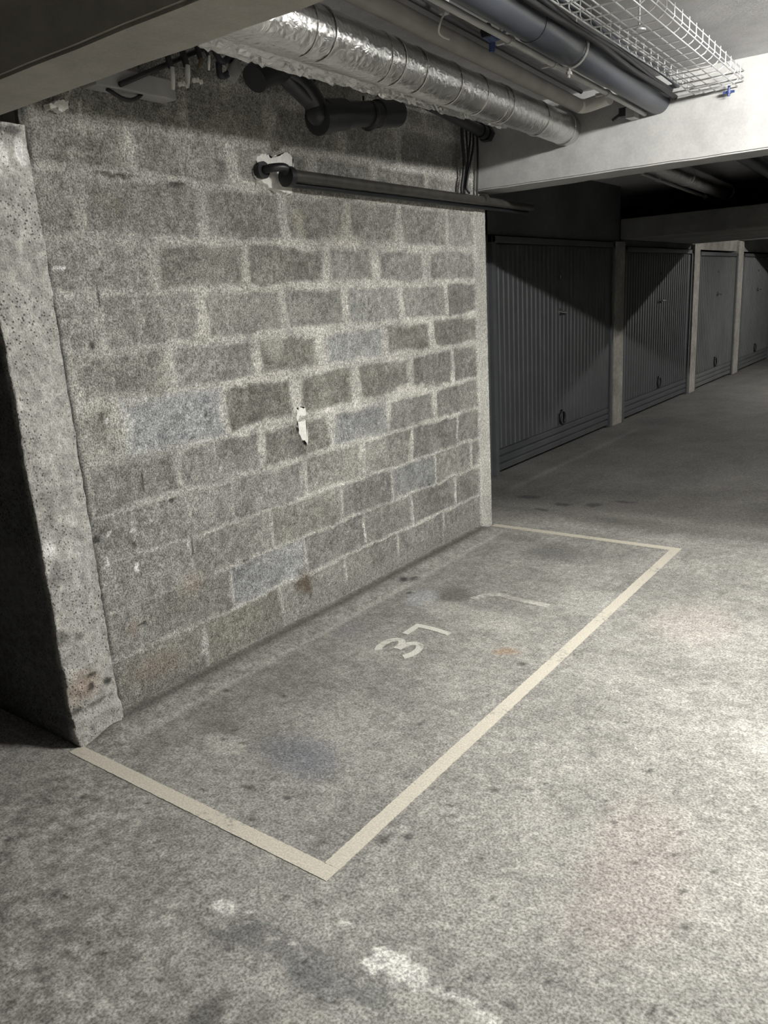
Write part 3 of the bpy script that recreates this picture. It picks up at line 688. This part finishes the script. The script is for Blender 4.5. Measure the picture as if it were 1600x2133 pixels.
# blue-grey pipe with hanger
pipe = axis_line((1.077, 4.35, 2.372), (1.165, 2.6, 2.372))
root = empty('drain_pipe', pipe(1.5), 'thick blue-grey plastic pipe hung under the ceiling beside the wire tray', 'pipe')
bm = bmesh.new(); tube(bm, [pipe(y) for y in np.linspace(1.385, 10.9, 30)], .057, 28); link('pipe_body', bm, M['pvc'], root, True, .8)
bm = bmesh.new(); tube(bm, [pipe(2.75), pipe(2.78), pipe(3.10), pipe(3.12)], [.059, .063, .063, .059], 28); link('socket', bm, M['pvc'], root, True, .8)
c = pipe(3.13); bm = bmesh.new()
ring = [(c.x + .068 * math.cos(a), c.y, c.z + .068 * math.sin(a)) for a in [2 * PI * k / 24 for k in range(25)]]
tube(bm, ring, .005, 6, False); tube(bm, [(c.x + .02, c.y, c.z + .066), (c.x + .02, c.y, 2.495)], .004, 6)
tube(bm, [(c.x - .005, c.y, c.z - .066), (c.x - .01, c.y, c.z - .10)], .006, 6); disc(bm, (c.x - .008, c.y, c.z - .085), (0, 0, 1), .012, .010, 6)
tag(link('hanger', bm, M['rail'], root, True, .7), 'zinc pipe clamp hung on a rod')
# thin conduit along the pipe
cond = lambda y: pipe(y) + Vector((-.066, 0, -.044))
root = empty('conduit', cond(1.5), 'thin light grey conduit running along the underside of the blue-grey pipe', 'conduit')
bm = bmesh.new(); tube(bm, [cond(y) for y in np.linspace(1.385, 4.36, 12)], .011, 12); link('tube', bm, M['rail'], root, True, .8)
for y in (2.05, 2.72, 3.12, 3.75):
    bm = bmesh.new(); c = cond(y); tube(bm, [c + Vector((0, -.012, 0)), c + Vector((0, .012, 0))], .016, 12); bx(bm, c.x - .05, c.x - .005, c.y - .008, c.y + .008, c.z - .006, c.z + .006); link('saddle', bm, M['rail'], root)
# black cables above the pipe, two flat runs
for k, (off, lab) in enumerate([((.064, 0, .040), 'black cable lying between the pipe and the wire tray'), ((.092, 0, .060), 'grey-black cable highest beside the wire tray'), ((.080, 0, .008), 'black cable closest below the wire tray')]):
    bm = bmesh.new(); ph = random.uniform(0, 6)
    tube(bm, [pipe(y) + Vector(off) + Vector((.004 * math.sin(y * 5 + ph), 0, .003 * math.sin(y * 7 + ph))) for y in np.linspace(1.39, 4.36, 60)], .011, 10)
    o = link('power_cable', bm, M['cable'] if k != 1 else M['pvc'], None, True, .8); tag(o, lab, 'cable', 'cables beside the wire tray')

# wire mesh cable tray
root = empty('cable_tray', (1.33, 2.5, 2.40), 'zinc wire mesh cable tray hung under the ceiling', 'cable tray')
tl = lambda y: Vector((1.250 - .030 * (y - 4.33), y, 2.372))
TW = .225; TH = .062
bm = bmesh.new()
Y0, Y1 = 1.40, 4.345
for dx, dz in [(0, TH), (0, TH * .5), (.004, 0), (.05, 0), (.10, 0), (.15, 0), (.20, 0), (TW, .018), (TW, TH * .55), (TW, TH)]:
    tube(bm, [tl(Y0) + Vector((dx, 0, dz)), tl((Y0 + Y1) / 2) + Vector((dx, 0, dz - .004)), tl(Y1) + Vector((dx, 0, dz))], .0026, 6)
link('long_wires', bm, M['zinc'], root, True)
y = Y0 + .05
while y < Y1:
    b = tl(y); bm = bmesh.new()
    pts = [b + Vector((-.003, 0, TH + .006)), b + Vector((-.003, 0, .012)), b + Vector((.004, 0, -.003)), b + Vector((.02, 0, -.005)), b + Vector((TW - .035, 0, -.005)), b + Vector((TW - .010, 0, .008)), b + Vector((TW + .003, 0, .026)), b + Vector((TW + .003, 0, TH + .006))]
    tube(bm, pts, .0026, 6); link('cross_wire', bm, M['zinc'], root, True)
    y += .1
b = tl(3.13)
bm = bmesh.new(); tube(bm, [b + Vector((.11, 0, 0)), b + Vector((.11, 0, .125))], .0045, 8); disc(bm, b + Vector((.11, 0, .002)), (0, 0, 1), .024, .006)
disc(bm, b + Vector((.11, 0, .012)), (0, 0, 1), .010, .01, 6)
tag(link('hanger_rod', bm, M['zinc'], root, True, .7), 'threaded hanger rod with black washer')
c = Vector((tl(4.31).x + .17, 4.31, tl(4.31).z - .012)); bm = bmesh.new()
tube(bm, [c + Vector((0, 0, .02)), c + Vector((0, 0, -.03))], .006, 8); tube(bm, [c + Vector((-.025, 0, -.012)), c + Vector((.025, 0, -.012))], .006, 8); disc(bm, c + Vector((0, 0, -.012)), (0, 0, 1), .012, .012)
tag(link('end_clamp', bm, M['blue'], root, True, .7), 'small blue clamp under the tray end')

# grey painted pipe between duct and drain pipe, with a white stub at its end
root = empty('painted_pipe', (.83, 2.4, 2.41), 'grey painted pipe close to the ceiling between foil duct and blue-grey pipe', 'pipe')
A = vec(850, 40, 2, 2.405); B = vec(1208, 222, 2, 2.405); d = (B - A).normalized()
st = A - d * ((A.y - 1.39) / d.y)
bm = bmesh.new(); tube(bm, [st, A, A + (B - A) * .5, B - d * .05, B], .033, 18); link('pipe_body', bm, M['greypipe'], root, True, .8)
E_ = vec(1270, 203, 2, 2.415)
bm = bmesh.new(); tube(bm, curve_pts([B - d * .03, B + d * .02 + Vector((.02, 0, 0)), B + (E_ - B) * .5, E_], 16), [.034] * 20 if False else .034, 18) if False else tube(bm, curve_pts([B - d * .03, B + Vector((.03, .01, 0)), E_], 12), .034, 18)
tag(link('end_stub', bm, M['whitepipe'], root, True, .8), 'white bent end piece')
# dark seam board beside the painted pipe on the ceiling
bm = bmesh.new(); q = [A + Vector((.03, 0, .05)), B + Vector((.04, -.08, .05))]; q0 = q[0] - (q[1] - q[0]).normalized() * 1.2
tube(bm, [q0, q[0], q[1]], .010, 8); o = link('power_cable', bm, M['cable'], None, True); tag(o, 'thin black cable along the ceiling above the grey painted pipe', 'cable')

# blue valve on the conduit
c = vec(1028, 78, 2, 2.37); root = empty('stop_valve', c, 'dark blue stop valve hanging beside the conduit', 'valve')
bm = bmesh.new(); tube(bm, [c + Vector((-.012, -.045, .01)), c + Vector((0, 0, 0)), c + Vector((.012, .045, -.004))], [.017, .022, .017], 12); tube(bm, [c, c + Vector((-.008, 0, -.045))], [.016, .010], 10); tube(bm, [c, c + Vector((.05, .01, .02))], .010, 8); link('valve_body', bm, M['blue'], root, True, .8)
bm = bmesh.new(); tube(bm, [c + Vector((.03, 0, .015)), c + Vector((.055, -.01, .03)), c + Vector((.085, .0, .034))], .008, 8); link('lever', bm, M['rail'], root, True)
bm = bmesh.new(); disc(bm, c + Vector((.0, -.05, .012)), (.2, 1, 0), .024, .014, 6); link('nut', bm, M['black'], root)
# hook and dangling string
c = vec(925, 22, 2, 2.43); root = empty('ceiling_hook', c, 'small grey ceiling anchor with a pale string hanging from it', 'hook')
bm = bmesh.new(); bx(bm, c.x - .014, c.x + .014, c.y - .014, c.y + .014, c.z - .012, 2.492, .003); link('anchor', bm, M['rail'], root)
bm = bmesh.new(); pts = [c + Vector((0, 0, -.01)), vec(918, 45, 2, 2.38), vec(914, 66, 2, 2.36), vec(922, 76, 2, 2.35), vec(936, 82, 2, 2.345)]
tube(bm, curve_pts(pts, 20), .0035, 6); tag(link('string', bm, M['whitepipe'], root, True), 'pale looped string')
# small bracket by the beam
c = vec(1316, 238, 1, 4.30); root = empty('pipe_bracket', c, 'small bracket with pale block on the white beam below the pipe end', 'bracket')
bm = bmesh.new(); bx(bm, c.x - .022, c.x + .022, c.y - .03, 4.352, c.z - .02, c.z + .03, .003); link('block', bm, M['rail'], root)
bm = bmesh.new(); tube(bm, [c + Vector((-.02, .0, .02)), c + Vector((-.06, 0, .01)), c + Vector((-.10, 0, -.012))], .008, 8); bx(bm, c.x - .06, c.x - .02, c.y - .02, c.y + .02, c.z - .005, c.z + .035); link('clamp', bm, M['black'], root)

# black PVC drain assembly between the wall and the duct
root = empty('black_drain', (.25, 2.9, 2.28), 'black drain pipe assembly with elbow hung between block wall and foil duct', 'drain pipe')
W_ = lambda a, b, x=.25: vec(a, b, 0, x)
bm = bmesh.new(); a_ = W_(672, 240); b_ = W_(826, 236)
tube(bm, [a_, a_ + (b_ - a_) * .25, a_ + (b_ - a_) * .26, a_ + (b_ - a_) * .7, a_ + (b_ - a_) * .71, b_, b_ + (b_ - a_) * .02], [.062, .062, .052, .052, .058, .058, .045], 22); link('pipe_body', bm, M['black'], root, True, .6)
bm = bmesh.new(); tube(bm, curve_pts([a_ + (b_ - a_) * .12, a_ + Vector((0, -.03, .0)), W_(655, 215), W_(622, 170), W_(575, 135)], 20), .045, 18); disc(bm, a_ + Vector((0, -.01, -.01)), (0, 1, .2), .066, .05); link('elbow', bm, M['black'], root, True, .6)
bm = bmesh.new(); p0 = W_(548, 148); tube(bm, [W_(530, 165), p0, W_(592, 140)], [.05, .058, .05], 18); tube(bm, [W_(575, 140), W_(600, 165), W_(640, 205)], .034, 14); link('branch', bm, M['black'], root, True, .6)
bm = bmesh.new(); tube(bm, [W_(655, 132), W_(655, 165), W_(645, 230)], .006, 8); link('strap', bm, M['cable'], root, True)
bm = bmesh.new(); tube(bm, [W_(757, 200), W_(757, 270)], .004, 8); disc(bm, (a_ + b_) * .5 + Vector((0, .05, 0)), b_ - a_, .060, .015); link('clamp', bm, M['cable'], root, True)
def angle_bar(name, a, b, w, label):
    a = Vector(a); b = Vector(b); bm = bmesh.new(); d = (b - a).normalized(); u, w_ = frame(d)
    for s in (u, w_):
        o2 = s.cross(d).normalized() * .002
        vs = [bm.verts.new(p + q) for p in (a, b) for q in (-o2, s * w - o2, s * w + o2, o2)]
        for k in range(4): bm.faces.new((vs[k], vs[(k + 1) % 4], vs[4 + (k + 1) % 4], vs[4 + k]))
        bm.faces.new(vs[:4]); bm.faces.new(vs[4:])
    tag(link(name, bm, M['rail'], root), label)
angle_bar('bracket_rail', W_(622, 143), W_(826, 214), .022, 'pale steel angle rail')
angle_bar('bracket_rail', W_(762, 172), W_(828, 212), .012, 'short slanting steel brace')
# second black pipe ending at the hexagonal cap by the beam
root = empty('black_pipe', W_(840, 190, .16), 'black pipe with hexagonal cap ending in front of the white beam', 'pipe')
a_ = W_(862, 200, .27); b_ = W_(1012, 278, .12)
bm = bmesh.new(); tube(bm, [a_, a_ + (b_ - a_) * .8, b_], .030, 16); link('pipe_body', bm, M['black'], root, True, .6)
bm = bmesh.new(); d = (b_ - a_).normalized(); tube(bm, [b_ - d * .10, b_ - d * .04], .038, 16); tube(bm, [b_ - d * .02, b_ + d * .03], .046, 6); tag(link('hex_cap', bm, M['black'], root), 'black hexagonal cap')

# iron pipe along the wall, leaving it through the plaster patch
root = empty('wall_pipe', vec(545, 355, 0, .0), 'dark iron pipe fixed along the top of the block wall', 'pipe')
z_ = 2.035; px_ = .085
e0 = vec(545, 355, 0, .02)
bm = bmesh.new(); disc(bm, e0, (1, 0, 0), .034, .03); link('wall_rose', bm, M['black'], root, True, .7)
s0 = vec(600, 368, 0, px_); s1 = Vector((px_, 4.95, s0.z - .012))
bm = bmesh.new(); tube(bm, curve_pts([e0, e0 + Vector((.05, .01, .004)), e0 + Vector((px_ - .01, .06, .006)), s0 + Vector((0, .0, .012))], 18), .017, 14); link('elbow', bm, M['black'], root, True)
bm = bmesh.new(); disc(bm, s0, (0, 1, 0), .042, .03); link('flange', bm, M['black'], root, True, .7)
bm = bmesh.new(); tube(bm, [s0 + Vector((0, 0, .008)), s1 + Vector((0, 0, .008))], .024, 18); link('pipe_body', bm, M['blackpipe'], root, True, .8)
bm = bmesh.new(); tube(bm, [s0 + Vector((-.03, 0, -.024)), s1 + Vector((-.03, 0, -.022))], .012, 12); tag(link('lower_rod', bm, M['black'], root, True, .8), 'thin black rod under the pipe')
bm = bmesh.new(); c = vec(1008, 418, 0, px_); tube(bm, [c + Vector((0, -.02, .008)), c + Vector((0, .02, .008))], .030, 14); bx(bm, -.005, px_, c.y - .012, c.y + .012, c.z - .01, c.z + .02); link('wall_clip', bm, M['blackpipe'], root)

# vertical black cables at the far wall corner
for k, (xa, ya, xb, yb, x) in enumerate([(963, 286, 962, 396, .05), (972, 284, 968, 398, .06), (980, 284, 966, 402, .05), (994, 282, 994, 404, .04), (986, 300, 972, 390, .075)]):
    a_ = vec(xa, ya, 0, x); b_ = vec(xb, yb, 0, x); m_ = (a_ + b_) / 2 + Vector((.008, random.uniform(-.015, .015), 0))
    bm = bmesh.new(); tube(bm, curve_pts([Vector((x, a_.y, 2.47)), a_, m_, b_, b_ + Vector((0, .03, -.03))], 20), .006 if k else .010, 8)
    o = link('hanging_cable', bm, M['cable'], None, True); tag(o, ['thick black cable hanging in the wall corner, farthest left of the bunch', 'black cable second from left in the wall corner bunch', 'slanting black cable crossing the corner bunch', 'straight black cable at the right of the corner bunch', 'slack black cable in front of the corner bunch'][k], 'cable', 'cables hanging in the far wall corner')

# things at the top of the wall under the near beam
c0 = vec(240, 192, 0, .03); c1 = vec(345, 140, 0, .03); root = empty('cable_trunking', (c0 + c1) / 2, 'pale grey box trunking fixed high on the wall behind the near beam', 'trunking')
bm = bmesh.new(); bx(bm, -.005, .07, c0.y - .1, c1.y, 2.235, 2.30, .004); link('trunking_body', bm, M['rail'], root)
bm = bmesh.new(); q = vec(222, 185, 0, .05); r_ = vec(296, 194, 0, .05); tube(bm, curve_pts([q, (q + r_) / 2 + Vector((.01, 0, -.03)), r_, r_ + Vector((0, .005, .06))], 16), .007, 8); bx(bm, -.005, .06, r_.y - .005, r_.y + .02, r_.z - .005, r_.z + .05); link('loose_cable', bm, M['cable'], root, True)
labs = ['leftmost bright steel clip hanging under the near beam', 'second bright steel clip hanging under the near beam', 'third clip under the near beam, slanting and dull', 'rightmost thin pale clip under the near beam']
for k, (xa, ya, xb, yb, rad, mt) in enumerate([(359, 140, 361, 186, .0085, 'clip'), (391, 136, 391, 178, .0095, 'clip'), (420, 122, 412, 146, .007, 'amber'), (436, 116, 435, 146, .005, 'clip')]):
    a_ = vec(xa, ya, 0, .125); b_ = vec(xb, yb, 0, .125)
    root = empty('cable_clip', a_, labs[k], 'clip', 'clips hanging under the near beam')
    bm = bmesh.new(); tube(bm, [a_, (a_ + b_) / 2, b_], [rad * .9, rad, rad * .7], 10); link('rod', bm, M[mt], root, True)
    bm = bmesh.new(); tube(bm, [a_ + Vector((-.006, 0, .0)), a_ + Vector((-.02, 0, .05))], rad * 1.3, 10); link('sleeve', bm, M['cable'], root, True)
    if k < 2:
        bm = bmesh.new(); c = b_ + Vector((.004, .03, .02)); 
        for j in range(3): disc(bm, c + Vector((0, .016 * j, .004 * (j % 2))), (1, .3, 0), .008, .008, 8)
        link('screw', bm, M['clip'], root)
bm = bmesh.new(); a_ = vec(250, 176, 0, .082); b_ = vec(430, 98, 0, .082); tube(bm, [a_, (a_ + b_) / 2, b_], .009, 8); o = link('power_cable', bm, M['cable'], None, True); tag(o, 'black cable along the top of the wall behind the near beam', 'cable')
# knot of cables with a grey plug
c = vec(470, 128, 0, .12); root = empty('cable_bundle', c, 'tangled dark cable bundle with a pale bottle-shaped plug under the near beam', 'cable bundle')
bm = bmesh.new(); tube(bm, curve_pts([vec(445, 100, 0, .12), vec(462, 128, 0, .13), vec(484, 116, 0, .12), vec(478, 150, 0, .12), vec(460, 158, 0, .12), vec(455, 130, 0, .11)], 40), .012, 10); link('cable_loop', bm, M['pvc'], root, True)
bm = bmesh.new(); p = vec(490, 142, 0, .13); tube(bm, [p + Vector((-.01, -.02, -.035)), p, p + Vector((.0, .012, .03))], [.024, .026, .010], 12); link('plug', bm, M['rail'], root, True, .8)
bm = bmesh.new(); tube(bm, [vec(462, 98, 0, .14), vec(490, 94, 0, .14), vec(520, 88, 0, .14)], [.014, .020, .014], 12); disc(bm, vec(482, 90, 0, .15), (0, 1, .2), .016, .03); disc(bm, vec(524, 86, 0, .15), (0, 1, .2), .018, .02)
tag(link('fitting', bm, M['whitepipe'], root, True, .8), 'pale pipe fitting')

# ------------------------------------------------------------------ LIGHT
def batten(loc, radiance, label, length=1.2):
    x, y, z = loc
    root = empty('batten_lamp', (x, y, 2.49), label, 'lamp')
    bm = bmesh.new(); bx(bm, x - length / 2 - .04, x + length / 2 + .04, y - .03, y + .03, z + .028, 2.492, .004); link('lamp_housing', bm, M['whitepipe'], root)
    for sx in (-1, 1):
        bm = bmesh.new(); bx(bm, x + sx * (length / 2 + .012) - .012, x + sx * (length / 2 + .012) + .012, y - .02, y + .02, z - .018, z + .03, .003); link('lamp_holder', bm, M['whitepipe'], root)
    m = bpy.data.materials.new('fluorescent_glow'); m.use_nodes = True; nt = m.node_tree; nt.nodes.clear()
    em = nt.nodes.new('ShaderNodeEmission'); em.inputs[0].default_value = (1.0, .98, .935, 1); em.inputs[1].default_value = radiance
    out = nt.nodes.new('ShaderNodeOutputMaterial'); nt.links.new(em.outputs[0], out.inputs[0])
    bm = bmesh.new(); tube(bm, [(x - length / 2, y, z), (x + length / 2, y, z)], .014, 8); link('lamp_tube', bm, m, root)
batten((2.8, 3.0, 2.43), 1150, 'fluorescent batten lamp on the ceiling above the aisle beside the bay')
batten((2.2, 12.5, 2.40), 700, 'fluorescent batten lamp in the third bay of the aisle')

w = bpy.data.worlds.new('World'); bpy.context.scene.world = w; w.use_nodes = True
w.node_tree.nodes['Background'].inputs[0].default_value = (.02, .02, .022, 1); w.node_tree.nodes['Background'].inputs[1].default_value = .2

# ------------------------------------------------------------------ CAMERA
cam = bpy.data.cameras.new('camera'); co = bpy.data.objects.new('camera', cam); C.objects.link(co)
cam.sensor_fit = 'VERTICAL'; cam.sensor_height = 36; cam.lens = FPX / 2133 * 36; cam.clip_start = .02
r0, r1, r2 = ROT
co.matrix_world = Matrix(((r0[0], -r1[0], -r2[0], CAM[0]), (r0[1], -r1[1], -r2[1], CAM[1]), (r0[2], -r1[2], -r2[2], CAM[2]), (0, 0, 0, 1)))
sc = bpy.context.scene; sc.camera = co
sc.view_settings.view_transform = 'Standard'; sc.view_settings.look = 'None'; sc.view_settings.gamma = 1; sc.view_settings.exposure = .32
sc.view_settings.use_curve_mapping = False
try:
    sc.cycles.use_adaptive_sampling = True; sc.cycles.adaptive_threshold = .04; sc.cycles.max_bounces = 4; sc.cycles.diffuse_bounces = 3; sc.cycles.glossy_bounces = 2; sc.cycles.transmission_bounces = 0
    sc.cycles.caustics_reflective = False; sc.cycles.caustics_refractive = False
except Exception:
    pass
